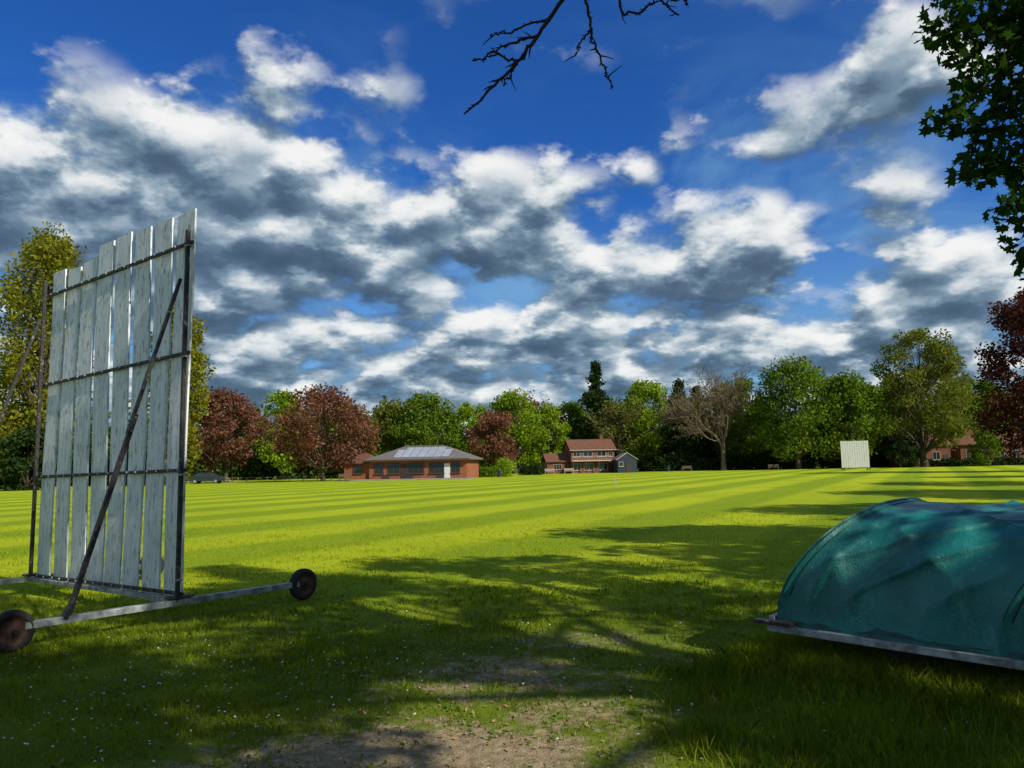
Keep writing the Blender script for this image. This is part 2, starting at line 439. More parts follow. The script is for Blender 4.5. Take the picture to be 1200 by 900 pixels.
ash.build('bare_ash_tree', [barkmat('bark_twig', (.06, .045, .04), 6)])

# ------------------------------------------------------------------ ground
DIRT = [(-.55, 4.35, 1.3, .6, 1.0), (-.15, 5.9, 1.0, .8, .68), (.55, 7.0, 1.0, .6, .55), (.35, 5.0, .7, .5, .65), (-1.7, 4.3, .7, .4, .5), (1.4, 6.2, .8, .4, .38)]
m, nt, out = newmat('grass_ground'); co = objco(nt)
sep = nt.nodes.new('ShaderNodeSeparateXYZ'); nt.links.new(co, sep.inputs[0]); X, Y = sep.outputs[0], sep.outputs[1]
sx = M(nt, 'ADD', M(nt, 'MULTIPLY', X, .87), M(nt, 'MULTIPLY', Y, -.49))
n_big = noise(nt, co, .12, 4, .6)
wob = M(nt, 'MULTIPLY', n_big, 1.4)
sn = M(nt, 'SINE', M(nt, 'MULTIPLY', M(nt, 'ADD', sx, wob), math.pi / 2.5))
stripe = sstep(nt, sn, -.55, .55)
n_mid = noise(nt, co, 1.3, 5, .65); n_fine = noise(nt, co, 14, 5, .75); n_vf = noise(nt, co, 70, 2, .8)
sfade = sstep(nt, M(nt, 'ADD', Y, M(nt, 'MULTIPLY', n_mid, 4.)), 8.5, 13.)
gA = (.43, .49, .014); gB = (.24, .33, .009)
lawn = mix(nt, stripe, gB, gA)
rough = mix(nt, sstep(nt, n_mid, .35, .65), (.075, .115, .008), (.15, .20, .012))  # near unstriped rough turf, its green also darkened to paint in shade
lawn = mix(nt, sfade, rough, lawn)
lawn = mix(nt, sstep(nt, n_big, .40, .70, 0, .5), lawn, (.18, .27, .010))
lawn = mix(nt, sstep(nt, n_mid, .5, .8, 0, .45), lawn, (.15, .22, .010))
lawn = mix(nt, sstep(nt, n_fine, .45, .75, 0, .5), lawn, (.10, .15, .010))
lawn = mix(nt, sstep(nt, n_vf, .55, .8, 0, .45), lawn, (.46, .46, .06))
q = None
for cx, cy, rx, ry, am in DIRT:
    vv = VMn(nt, 'MULTIPLY', VMn(nt, 'SUBTRACT', co, (cx, cy, 0)), (1 / rx, 1 / ry, 0))
    g = M(nt, 'EXPONENT', M(nt, 'MULTIPLY_ADD', VMn(nt, 'DOT_PRODUCT', vv, vv), -1., math.log(am))); q = g if q is None else M(nt, 'MAXIMUM', q, g)
dq = M(nt, 'ADD', q, M(nt, 'MULTIPLY', M(nt, 'SUBTRACT', noise(nt, co, 3.5, 7, .75), .5), 2.2))
dmask = sstep(nt, dq, .28, .78)
dirt = mix(nt, sstep(nt, n_fine, .3, .7), (.19, .135, .08), (.44, .34, .20))
dirt = mix(nt, sstep(nt, n_vf, .55, .75, 0, .6), dirt, (.56, .46, .29))
base = mix(nt, dmask, lawn, dirt)
hb = M(nt, 'ADD', M(nt, 'MULTIPLY', n_fine, .5), M(nt, 'ADD', M(nt, 'MULTIPLY', n_vf, .5), n_mid))
prin(nt, out, base, .95, 0, bump(nt, hb, .8, .05), .1)
MG = m
S = 2500
poly('ground', [(-S, -300, 0), (S, -300, 0), (S, S, 0), (-S, S, 0)], [(0, 1, 2, 3)], MG)

# ------------------------------------------------------------------ grass blades
def dirtq(x, y):
    q = np.zeros_like(x)
    for cx, cy, rx, ry, am in DIRT: q = np.maximum(q, am * np.exp(-((x - cx) / rx) ** 2 - ((y - cy) / ry) ** 2))
    return q
def blades(name, x, y, h, w, mats, midx=None):
    n = len(x); th = rng.uniform(0, 2 * np.pi, n); ld = rng.uniform(0, 2 * np.pi, n); la = h * rng.uniform(.1, .9, n)
    b = np.c_[np.cos(th) * w / 2, np.sin(th) * w / 2, np.zeros(n)]; c = np.c_[x, y, np.zeros(n)]
    l = np.c_[np.cos(ld) * la, np.sin(ld) * la, h]
    mid = c + l * np.array([.42, .42, .62])
    V = np.stack([c - b, c + b, mid + b * .7, c + l, mid - b * .7], 1).reshape(-1, 3)
    return fast_mesh(name, V, np.arange(5 * n).reshape(n, 5), mats, midx)
L_grass_shaded = leafmat('grass_blades_shaded', (.045, .085, .006), (.125, .195, .010), (.30, .35, .022), .35, 1.1)  # near blades: shade is put into the colour as a darker green
L_mown_lit = leafmat('grass_blades_mown_lit', (.16, .235, .008), (.30, .37, .012), (.46, .50, .03), .35, .8)  # mown blades further out: brighter copy, sunlight painted into the green
N = 310000
y = 3.2 * (24 / 3.2) ** rng.uniform(0, 1, N); x = rng.uniform(-1, 1, N) * (.80 * y + .8)
vn = np.zeros(N)
for fx, fy, ph in ((9.1, 3, 0), (-4, 11.3, 1), (17, -8, 2), (6.5, 15, 3), (23, 19, 4), (-13, 5, 5), (31, -22, 6)): vn += np.sin(x * fx + y * fy + ph + 1.3 * np.sin(x * fy * .4))
dq_ = dirtq(x, y) + vn * .11
pn = .5 + .5 * np.sin(x * 1.7 + 2 * np.sin(y * 1.1)) * np.sin(y * 1.9 + 1.5 * np.sin(x * .9)); pn = np.clip(pn + vn * .13, 0, 1)
far = np.clip((y - 7.5) / 6, 0, 1)
keep = (rng.uniform(0, 1, N) > np.clip((dq_ - .03) * 1.45, 0, .95)) & (rng.uniform(0, 1, N) < (.40 + .60 * pn) * (1 - .35 * far))
x, y, pn, far = x[keep], y[keep], pn[keep], far[keep]
sc_d = np.clip(y / 5, .8, 3)
h = rng.uniform(.014, .052, len(x)) * (.45 + 1.0 * pn) * np.clip(sc_d, .9, 1.1) * (1 - .3 * far)
w = rng.uniform(.004, .008, len(x)) * sc_d ** .9
blades('grass', x, y, h, w, [L_grass_shaded, L_mown_lit], (rng.uniform(0, 1, len(x)) < far * 1.1).astype(int))
n2 = 24000
t = rng.uniform(-.3, 4.2, n2); s_ = rng.normal(0, .42, n2) + .15
x = 2.0 + .695 * t + .72 * s_; y = 6.1 - .72 * t + .69 * s_
blades('grass', x, y, rng.uniform(.06, .17, n2), rng.uniform(.005, .010, n2), [L_grass_shaded])
xt = rng.uniform(1.0, 4.5, 60); yt = rng.uniform(3.8, 6.0, 60); k = 150
x = np.repeat(xt, k) + rng.normal(0, .13, 60 * k); y = np.repeat(yt, k) + rng.normal(0, .1, 60 * k)
blades('grass', x, y, rng.uniform(.04, .12, len(x)), rng.uniform(.004, .008, len(x)), [L_grass_shaded])
xt = rng.uniform(-4.5, 4.5, 300); yt = rng.uniform(3.7, 10, 300); k = 16
x = np.repeat(xt, k) + rng.normal(0, .06, 300 * k); y = np.repeat(yt, k) + rng.normal(0, .06, 300 * k)
V, F = leaf_quads(np.c_[x, y, rng.uniform(.008, .025, len(x))], .022, .9)
fast_mesh('clover', V, F, [leafmat('clover_leaf', (.05, .10, .012), (.09, .17, .02), (.17, .27, .04), .3, 2)])
Wd = simple('daisy_petals', (.7, .7, .68), .6, 0, .1)
cen = [(-2.0, 6.3, .9, .8, 240), (-2.8, 4.9, .6, .5, 90), (2.6, 4.6, .9, .5, 30), (.4, 8.2, 1.6, 1.2, 110), (-4.2, 6.0, .8, .9, 80), (-.5, 5.6, 2, 1.2, 90)]
C = np.vstack([np.c_[rng.normal(a, b_, n_), rng.normal(b, c_, n_), rng.uniform(.02, .04, n_)] for a, b, b_, c_, n_ in cen])
n = len(C); ang = np.arange(8) * math.pi / 4; tilt = rng.normal(0, .25, (n, 2)); r = rng.uniform(.005, .009, n)
V = np.stack([np.c_[C[:, 0] + np.cos(a) * r, C[:, 1] + np.sin(a) * r, C[:, 2] + r * (np.cos(a) * tilt[:, 0] + np.sin(a) * tilt[:, 1])] for a in ang], 1).reshape(-1, 3)
fast_mesh('daisies', V, np.arange(8 * n).reshape(n, 8), [Wd])
lit = np.c_[rng.normal(-.3, 1.1, 1100), rng.normal(5.2, 1.1, 1100), np.full(1100, .012)]
V, F = leaf_quads(lit, .03, .5); V[:, 2] = np.clip(V[:, 2], .004, .03)
fast_mesh('leaf_litter', V, F, [simple('dry_leaf', (.28, .19, .09), .9)])

# ------------------------------------------------------------------ sight screen (near)
m, nt, out = newmat('weathered_white_paint'); co = objco(nt)
st = scalev(nt, co, (9, 9, .7)); n1 = noise(nt, st, 2.2, 8, .7); n2 = noise(nt, co, 1.1, 4, .6); n3 = noise(nt, scalev(nt, co, (1, 1, .25)), 26, 5, .7)
col = mix(nt, sstep(nt, n1, .40, .70), (.84, .87, .88), (.56, .63, .66))
col = mix(nt, sstep(nt, n3, .53, .64, 0, .85), col, (.24, .25, .24))
sepz = nt.nodes.new('ShaderNodeSeparateXYZ'); nt.links.new(co, sepz.inputs[0])
low = M(nt, 'MULTIPLY', sstep(nt, sepz.outputs[2], .2, 2.4, 1., 0.), sstep(nt, n2, .3, .7))
col = mix(nt, M(nt, 'MULTIPLY', low, .65), col, (.32, .38, .34))
prin(nt, out, col, .55, 0, bump(nt, n3, .3, .005), .35)
WP = m
m, nt, out = newmat('rusty_dark_steel'); co = objco(nt)
n1 = noise(nt, co, 22, 8, .7)
col = mix(nt, sstep(nt, n1, .42, .62), (.024, .028, .032), (.07, .055, .045))
col = mix(nt, sstep(nt, noise(nt, co, 9, 5, .7), .58, .70, 0, .75), col, (.34, .36, .36))
prin(nt, out, col, .6, .3, bump(nt, n1, .4, .004), .4)
ST = m
GALV = simple('galvanised_steel', (.33, .36, .37), .5, .35, .6, 9)
RUB = simple('tyre_rubber', (.025, .025, .027), .8, 0, .4, 20)
HUB = simple('rusty_hub', (.11, .05, .035), .7, .2, .5, 20)

ss = empty('sight_screen', (-3.62, 8.15, 0))
P0 = Vector((0, 0, 0)); Q0 = Vector((-2.88, 2.05, 0)); along = (Q0 - P0).normalized(); Ls = (Q0 - P0).length
cross = Vector((.625, .781, 0)); nrm = Vector((-along.y, along.x, 0))
if nrm.dot(Vector((3.62, -8.15, 0))) < 0: nrm = -nrm
nb = 8; sp = (Ls + .06) / nb
for i in range(nb):
    c = P0 + along * (sp * (i + .5) - .06) - nrm * .03
    wv = sp - .085 + random.uniform(-.016, .012); top = 4.64 + random.uniform(-.08, .05) - .03 * i; bot = .2 + random.uniform(-.03, .02)
    tl = random.uniform(-.025, .025)
    nseg = 12; V = []; F = []
    for j in range(nseg + 1):
        t = j / nseg; z = bot + (top - bot) * t; bow = .016 * math.sin(t * 5 + i)
        cc = c + along * (tl * (t - .5)) + nrm * bow
        for sgn, dd in ((-1, -.011), (1, -.011), (1, .011), (-1, .011)):
            V.append((cc + along * sgn * wv / 2 + nrm * dd + Vector((0, 0, z + (sgn * tl * .6 if j == nseg else 0))))[:])
    for j in range(nseg):
        for q_ in range(4):
            F.append((j * 4 + q_, j * 4 + (q_ + 1) % 4, j * 4 + 4 + (q_ + 1) % 4, j * 4 + 4 + q_))
    F += [(3, 2, 1, 0), (nseg * 4, nseg * 4 + 1, nseg * 4 + 2, nseg * 4 + 3)]
    poly('board', V, F, WP, ss)
for z in (.30, 1.62, 2.92, 4.18):
    dz = -.09 if z > 2 else -.05
    beam('rail', P0 + nrm * .005 + Vector((0, 0, z)) - along * .06, Q0 + nrm * .005 + Vector((0, 0, z + dz)) + along * .04, .03, .038, ST, ss)
    for i in range(nb):
        for o in (-.1, .1):
            c = P0 + along * (sp * (i + .5) - .06 + o) + nrm * .022 + Vector((0, 0, z + dz * i / nb))
            beam('bolt', c, c + nrm * .014, .022, .022, GALV, ss, bevel=.003)
for k_, p in enumerate((P0, Q0)):
    a_ = p + nrm * .04 + along * (-.02 if k_ == 0 else .03)
    beam('post', a_ + Vector((0, 0, .22)), a_ + Vector((0, 0, 4.32)), .045, .035, ST, ss, up=along)
    if k_ == 0:
        for z_ in (.5, 1.62, 2.92, 4.18):
            beam('clamp', a_ - along * .05 + Vector((0, 0, z_ - .05)), a_ + along * .03 + Vector((0, 0, z_ - .05)), .05, .02, GALV, ss)
    b0 = p - cross * 1.57 + Vector((0, 0, .22)); b1 = p + cross * 1.57 + Vector((0, 0, .20))
    beam('cross_beam', b0 + cross * .1, b1 - cross * .08, .08, .065, GALV, ss)
    ft = p - cross * 1.08 + Vector((0, 0, .25)) + nrm * .02; tp = p + nrm * .09 + Vector((0, 0, 3.75))
    beam('brace', ft, ft.lerp(tp, .56), .05, .045, ST, ss)
    beam('brace', ft.lerp(tp, .50) + along * .035, tp + along * .02, .04, .035, ST, ss)
    for t_ in (.51, .55): beam('bolt', ft.lerp(tp, t_) - along * .035, ft.lerp(tp, t_) + along * .07, .022, .022, GALV, ss)
    beam('brace_foot', ft - cross * .04 + Vector((0, 0, -.03)), ft + cross * .04 + Vector((0, 0, .12)), .08, .05, ST, ss)
    beam('ground_spike', ft + nrm * .06 + Vector((0, 0, .12)), ft + nrm * .06 + Vector((0, 0, -.28)), .016, .016, ST, ss)
    beam('gusset', p - cross * .14 + Vector((0, 0, .265)), p + cross * .14 + Vector((0, 0, .265)), .11, .02, ST, ss)
    for e_, b in (('wheel', b0), ('wheel', b1)):
        c = Vector((b.x, b.y, .19)); ax = along
        prof = [(.0, -.04), (.05, -.045), (.06, -.03), (.12, -.03), (.125, -.045), (.165, -.05), (.187, -.035), (.19, 0), (.187, .035), (.165, .05), (.125, .045), (.12, .03), (.06, .03), (.05, .045), (.0, .04)]
        nn = 32; V = []; F = []
        u1 = Vector((0, 0, 1)); u2 = ax.cross(u1)
        for j in range(nn):
            an = 2 * math.pi * j / nn
            for r_, o_ in prof: V.append((c + ax * o_ + (u1 * math.cos(an) + u2 * math.sin(an)) * r_)[:])
        kk = len(prof)
        for j in range(nn):
            for q_ in range(kk - 1): F.append((j * kk + q_, j * kk + q_ + 1, ((j + 1) % nn) * kk + q_ + 1, ((j + 1) % nn) * kk + q_))
        w_ = poly('wheel', V, F, RUB, ss, True); w_.data.materials.append(HUB)
        for pi_, p_ in enumerate(w_.data.polygons):
            if pi_ % (kk - 1) in (0, 1, 2, 3, kk - 2, kk - 3, kk - 4, kk - 5): p_.material_index = 1
        beam('axle', c - ax * .09, c + ax * .09, .03, .03, ST, ss)
        beam('fork', c + ax * .065 + Vector((0, 0, .0)), Vector((b.x, b.y, b.z + .03)) + ax * .065, .012, .06, ST, ss, up=ax)
beam('bottom_rail', P0 + Vector((0, 0, .235)) + nrm * .03, Q0 + Vector((0, 0, .2)) + nrm * .03, .05, .05, GALV, ss)

# ------------------------------------------------------------------ mobile pitch cover (right)
m, nt, out = newmat('teal_tarpaulin'); co = objco(nt)
n1 = noise(nt, co, 1.6, 5, .6); n2 = noise(nt, scalev(nt, co, (1, 1, .35)), 9, 8, .75); n3 = noise(nt, co, 60, 3, .6)
col = mix(nt, sstep(nt, n1, .3, .7), (.004, .095, .090), (.010, .20, .18))
col = mix(nt, sstep(nt, n2, .52, .72, 0, .45), col, (.09, .34, .30))
col = mix(nt, sstep(nt, noise(nt, scalev(nt, co, (1, 1, .5)), 30, 6, .8), .60, .70, 0, .55), col, (.34, .48, .45))
prin(nt, out, col, sstep(nt, n2, .3, .7, .30, .5), 0, bump(nt, M(nt, 'ADD', n2, M(nt, 'MULTIPLY', n3, .3)), .5, .03), .5)
TARP = m
HEM = simple('tarpaulin_hem', (.004, .06, .058), .5, 0, .5, 12)
cv = empty('pitch_cover_trolley', (2.13, 6.2, 0))
r_ = Vector((.695, -.72, 0)); a_ = Vector((.72, .695, 0)); LC = 4.6; W2 = 1.22; BAY = 1.55
ns, nth = 220, 110
def cov(s, th, lift=0):
    st_, ct = math.sin(th), math.cos(th)
    ac = W2 - W2 * (abs(ct) ** .74) * (1 if ct > 0 else -1)
    zz = .34 + .89 * max(st_, 0) ** .60
    lean_ = .60 * st_ ** 1.0
    end = min(1, s / .25)
    bay = (s % BAY) / BAY; eb = math.sin(math.pi * bay)
    sag = .055 * eb ** .7 * st_ ** .5
    u_ = bay * BAY; v_ = th * 1.1
    f1 = .020 * math.sin(5 * s + 5 * th) * eb + .010 * math.sin(11 * s - 6 * th + 1.5 * math.sin(3 * th)) * eb
    w1 = abs(math.sin(4.6 * (u_ + .9 * v_) + .5 * math.sin(3 * u_))); w2 = abs(math.sin(5.3 * (u_ - 1.0 * v_) + .9))
    f1 += .034 * (1 - w1) ** 3 * eb + .030 * (1 - w2) ** 3 * eb
    f1 += .020 * math.exp(-(th / .55) ** 2) * (1 - abs(math.sin(8.5 * s + 1.5 * math.sin(3 * s)))) ** 2 * 1.6
    ridge = .020 * math.exp(-((bay if bay < .5 else 1 - bay) * BAY / .04) ** 2)
    rr = 1 - (sag - ridge - f1 * min(1, st_ * 3 + .2) * end) + lift
    return r_ * (s + lean_) + a_ * (W2 + (ac - W2) * rr) + Vector((0, 0, .34 + (zz - .34) * rr))
V = np.zeros((ns + 1, nth + 1, 3))
for i in range(ns + 1):
    s = i / ns * LC
    for j in range(nth + 1):
        p = cov(s, math.pi * j / nth)
        if j in (0, nth): p.z = .27 + .012 * math.sin(11 * s)
        V[i, j] = p
F = []
for i in range(ns):
    for j in range(nth):
        F.append((i * (nth + 1) + j, (i + 1) * (nth + 1) + j, (i + 1) * (nth + 1) + j + 1, i * (nth + 1) + j + 1))
fast_mesh('tarpaulin', V.reshape(-1, 3), np.array(F), [TARP], smooth=True, parent=cv)
for nm, i in (('end_flap', 0), ('end_flap', ns)):
    ring = [tuple(V[i, j]) for j in range(nth + 1)]
    poly(nm, ring, [tuple(range(len(ring)))], TARP, cv)
for s0 in (.02, BAY, 2 * BAY):
    for o in (0, .05):
        P = [tuple(cov(s0 + o, math.pi * (.02 + .96 * j / 60), .001)) for j in range(61)]
        tv, tf = tube(P, np.full(61, .006), 5); fast_mesh('seam_welt', tv, tf, [HEM], smooth=True, parent=cv)
z = Vector((0, 0, .255))
c00 = -r_ * .06 - a_ * .05; c10 = r_ * (LC + .8) - a_ * .05; c01 = -r_ * .06 + a_ * (2 * W2 + .05); c11 = r_ * (LC + .8) + a_ * (2 * W2 + .05)
beam('side_rail', c00 + z, c10 + z, .05, .055, GALV, cv)
beam('side_rail', c01 + z, c11 + z, .05, .055, GALV, cv)
beam('end_rail', c00 + z + Vector((0, 0, .064)) + r_ * .03, c01 + z + Vector((0, 0, .064)) + r_ * .03, .05, .055, GALV, cv)
beam('end_rail', c10 + z + Vector((0, 0, .064)) - r_ * .03, c11 + z + Vector((0, 0, .064)) - r_ * .03, .05, .055, GALV, cv)
beam('corner_handle', c00 + z - r_ * .10 - a_ * .02 + Vector((0, 0, .045)), c00 + z + r_ * .22 - a_ * .02 + Vector((0, 0, .05)), .09, .03, ST, cv)
for s in (.15, 1.6, 3.05, 4.4):
    beam('floor_bar', r_ * s + z, r_ * s + a_ * 2 * W2 + z, .04, .04, ST, cv)
V = []; F = []
for i in range(61):
    s = i / 60 * LC; w0 = .012 * math.sin(14 * s) + .008 * math.sin(31 * s)
    V += [tuple(r_ * s + a_ * (.03 + w0) + Vector((0, 0, .36))), tuple(r_ * s + a_ * (-.012 + w0 * .3) + Vector((0, 0, .30 + .008 * math.sin(9 * s))))]
for i in range(60): F.append((2 * i, 2 * i + 2, 2 * i + 3, 2 * i + 1))
poly('hem_skirt', V, F, HEM, cv, True)
for s in (.9, 4.3):
    for o in (.25, 2 * W2 - .25):
        c = r_ * s + a_ * o + Vector((0, 0, .15)); V = []; F = []
        for j in range(24):
            an = 2 * math.pi * j / 24; rad = r_ * math.cos(an) + Vector((0, 0, math.sin(an)))
            for q_, (rr, oo) in enumerate(((.0, -.04), (.13, -.045), (.15, -.03), (.15, .03), (.13, .045), (0, .04))): V.append((c + rad * rr + a_ * oo)[:])
        for j in range(24):
            for q_ in range(5): F.append((j * 6 + q_, j * 6 + q_ + 1, ((j + 1) % 24) * 6 + q_ + 1, ((j + 1) % 24) * 6 + q_))
        poly('wheel', V, F, RUB, cv, True)
        beam('wheel_bracket', c + a_ * .07, c + a_ * .07 + Vector((0, 0, .1)), .02, .05, ST, cv, up=r_)

# ------------------------------------------------------------------ buildings
def brickmat(name, c1, c2):
    m, nt, out = newmat(name); co = objco(nt)
    sp_ = nt.nodes.new('ShaderNodeSeparateXYZ'); nt.links.new(co, sp_.inputs[0])
    cb = nt.nodes.new('ShaderNodeCombineXYZ'); nt.links.new(M(nt, 'ADD', sp_.outputs[0], sp_.outputs[1]), cb.inputs[0]); nt.links.new(sp_.outputs[2], cb.inputs[1])
    b = nt.nodes.new('ShaderNodeTexBrick'); nt.links.new(cb.outputs[0], b.inputs['Vector'])
    b.inputs['Scale'].default_value = 1; b.inputs['Brick Width'].default_value = .225; b.inputs['Row Height'].default_value = .075; b.inputs['Mortar Size'].default_value = .008
    b.inputs['Color1'].default_value = (*c1, 1); b.inputs['Color2'].default_value = (*c2, 1); b.inputs['Mortar'].default_value = (.2, .15, .12, 1)
    col = mix(nt, sstep(nt, noise(nt, co, .8, 5), .35, .7, 0, .45), b.outputs[0], tuple(v * .5 for v in c1))
    prin(nt, out, col, .9, 0, None, .2); return m
BR = brickmat('orange_brick', (.40, .115, .045), (.30, .085, .035))
BR2 = brickmat('red_brick', (.22, .06, .038), (.16, .045, .032))
def tilemat(name, c):
    m, nt, out = newmat(name); co = objco(nt)
    w_ = nt.nodes.new('ShaderNodeTexWave'); w_.bands_direction = 'Y'; w_.inputs['Scale'].default_value = 1.6; w_.inputs['Distortion'].default_value = .4; nt.links.new(co, w_.inputs[0])
    col = mix(nt, sstep(nt, noise(nt, co, 2.5, 6, .7), .3, .7), tuple(v * .6 for v in c), c)
    col = mix(nt, M(nt, 'MULTIPLY', w_.outputs[1], .3), col, tuple(v * .5 for v in c))
    prin(nt, out, col, .8, 0, bump(nt, w_.outputs[1], .4, .05), .3); return m
TILE = tilemat('terracotta_tiles', (.20, .085, .052)); SLATE = tilemat('grey_roof', (.20, .18, .18))
WHT = simple('white_paint', (.74, .74, .72), .5, 0, .12, 3); GLS = simple('window_glass', (.02, .025, .03), .08, 0, .2, 2, .8, .02)
CRM = simple('cream_paint', (.46, .42, .37), .6, 0, .2, 3)
DKW = simple('dark_timber', (.05, .035, .03), .7); NAVY = simple('navy_cladding', (.02, .035, .06), .6); SOLAR = simple('roof_sheet', (.50, .52, .55), .3, .3, .15, 1, .8, .01)
CONC = simple('paving', (.30, .28, .25), .9)

def window(par, x, yf, z, w, h, n=2, frame=WHT):
    """recessed glazing set in a frame that stands proud of the wall; yf = wall face"""
    box('glass', (x, yf - .012, z), (w, .02, h), GLS, par)
    for dx in (-w / 2 - .03, w / 2 + .03): box('frame', (x + dx, yf - .03, z), (.06, .07, h + .12), frame, par)
    for dz in (-h / 2 - .03, h / 2 + .03): box('frame', (x, yf - .034, z + dz), (w, .07, .06), frame, par)
    for i in range(1, n): box('mullion', (x - w / 2 + w * i / n, yf - .03, z), (.05, .05, h), frame, par)
    box('sill', (x, yf - .07, z - h / 2 - .10), (w + .3, .16, .07), frame, par)

def hip_roof(name, par, w, d, z0, h, inset, mat, over=.5, cx=0, cy=0):
    W, D = w / 2 + over, d / 2 + over
    V = [(-W, -D, z0), (W, -D, z0), (W, D, z0), (-W, D, z0), (-W + inset, 0, z0 + h), (W - inset, 0, z0 + h), (-W, -D, z0 - .18), (W, -D, z0 - .18), (W, D, z0 - .18), (-W, D, z0 - .18)]
    V = [(a + cx, b + cy, c) for a, b, c in V]
    F = [(0, 1, 5, 4), (2, 3, 4, 5), (3, 0, 4), (1, 2, 5), (6, 9, 8, 7), (0, 6, 7, 1), (1, 7, 8, 2), (2, 8, 9, 3), (3, 9, 6, 0)]
    return poly(name, V, F, mat, par)

def gable(name, par, w, d, z0, h, mat, over=.35, cx=0, cy=0):
    W, D = w / 2 + over, d / 2 + over; t = .15
    V = [(-W, -D, z0), (W, -D, z0), (W, 0, z0 + h), (-W, 0, z0 + h), (-W, D, z0), (W, D, z0)]
    V += [(a, b, c + t) for a, b, c in V]; V = [(a + cx, b + cy, c) for a, b, c in V]
    F = [(6, 7, 8, 9), (9, 8, 11, 10), (1, 0, 3, 2), (3, 4, 5, 2), (0, 1, 7, 6), (5, 4, 10, 11), (0, 6, 9, 3), (3, 9, 10, 4), (1, 2, 8, 7), (2, 5, 11, 8)]
    return poly(name, V, F, mat, par)
def gable_walls(par, w, d, z0, h, mat, cx=0, cy=0):
    for sx_ in (-w / 2, w / 2 - .2):
        V = [(cx + sx_, cy - d / 2, z0), (cx + sx_, cy + d / 2, z0), (cx + sx_, cy, z0 + h)]; V += [(a + .2, b, c) for a, b, c in V]
        poly('gable_wall', V, [(0, 2, 1), (3, 4, 5), (0, 1, 4, 3), (1, 2, 5, 4), (2, 0, 3, 5)], mat, par)

# single-storey brick pavilion: long low roof, wing on the left, deep openings
BRN = simple('brown_frame', (.10, .06, .045), .6)
pv = empty('cricket_pavilion', (-12.4, 104.5, 0), math.radians(-9))
box('walls', (0, 0, 1.35), (13.6, 8, 2.7), BR, pv)
hip_roof('roof', pv, 13.6, 8, 2.72, 1.85, 4.4, SLATE, .6)
box('ridge_cap', (-.2, 0, 4.60), (5.6, .4, .14), SLATE, pv)
box('fascia', (0, -4.63, 2.60), (14.7, .05, .22), BRN, pv)
for x_, w_, n_ in ((-5.4, 1.2, 2), (-3.3, 1.6, 2), (-.2, 2.2, 3), (2.7, 2.0, 3), (5.3, 1.1, 2)): window(pv, x_, -4, 1.5, w_, 1.3, n_, BRN)
box('door', (-1.9, -4.03, 1.03), (.85, .06, 2.06), DKW, pv); box('door', (4.15, -4.03, 1.03), (.8, .06, 2.06), WHT, pv)
for i in range(7):
    x0 = -3.4 + i * 1.12; t0, t1 = .12, .88; D = 4.6
    if i in (0, 6): t1 = .70
    def rp_(t, xx): return (xx, -D + D * t, 2.72 + 1.85 * t + .06)
    poly('roof_panel', [rp_(t0, x0), rp_(t0, x0 + 1.04), rp_(t1, x0 + 1.04), rp_(t1, x0)], [(0, 1, 2, 3)], SOLAR, pv)
box('wing_walls', (-8.6, -.6, 1.2), (3.9, 6, 2.4), BR, pv); hip_roof('wing_roof', pv, 3.9, 6, 2.42, 1.3, 2.0, TILE, .35, -8.6, -.6)
window(pv, -8.6, -3.6, 1.5, 1.2, 1.1, 2, BRN)
box('terrace', (-1, -6.2, .06), (18, 4, .12), CONC, pv)
for x_ in (-4.3, -.9, 3.3): box('planter', (x_, -4.6, .38), (1.0, .5, .5), DKW, pv)

# two-storey clubhouse with balcony
ch = empty('clubhouse', (13.8, 136, 0), math.radians(8)); ch.scale = (.78, .78, .80)
box('walls', (0, 0, 2.65), (10.2, 8, 5.3), BR2, ch)
gable('roof', ch, 10.2, 8, 5.2, 2.3, TILE, .4); gable_walls(ch, 10.2, 8, 5.3, 2.1, BR2)
box('balcony_slab', (-.6, -4.75, 2.75), (9.2, 1.5, .22), CRM, ch)
box('balcony_top_rail', (-.6, -5.45, 3.75), (9.2, .07, .08), CRM, ch)
for i in range(17): box('baluster', (-5.1 + i * .565, -5.45, 3.28), (.05, .05, .86), CRM, ch)
for x_ in (-5.0, -2, 1, 3.8): box('balcony_post', (x_, -5.42, 1.32), (.16, .16, 2.64), DKW, ch)
for x_, w_ in ((-3.8, 1.5), (-1.2, 2.0), (2.0, 2.0), (4.2, .9)): window(ch, x_, -4, 4.25, w_, 1.2, 2, CRM)
for x_, w_ in ((-3.8, 1.8), (-1, 2.2), (2.2, 2.2)): window(ch, x_, -4, 1.4, w_, 1.4, 2, CRM)
box('door', (4.2, -4.03, 1.05), (1.0, .06, 2.1), DKW, ch)
box('chimney', (3.2, .4, 7.9), (.7, .7, 1.4), BR2, ch)
box('annexe_walls', (-7.9, .5, 1.35), (5.2, 6, 2.7), BR2, ch)
poly('annexe_roof', [(-10.8, -3, 2.6), (-5.15, -3, 2.6), (-5.15, .6, 4.6), (-10.8, .6, 4.6), (-10.8, 3.9, 2.6), (-5.15, 3.9, 2.6)], [(0, 1, 2, 3), (3, 2, 5, 4)], TILE, ch)
window(ch, -8, -2.5, 1.5, 1.8, 1.1, 3, CRM)
box('gutter', (0, -4.45, 5.12), (11.0, .12, .14), CRM, ch)

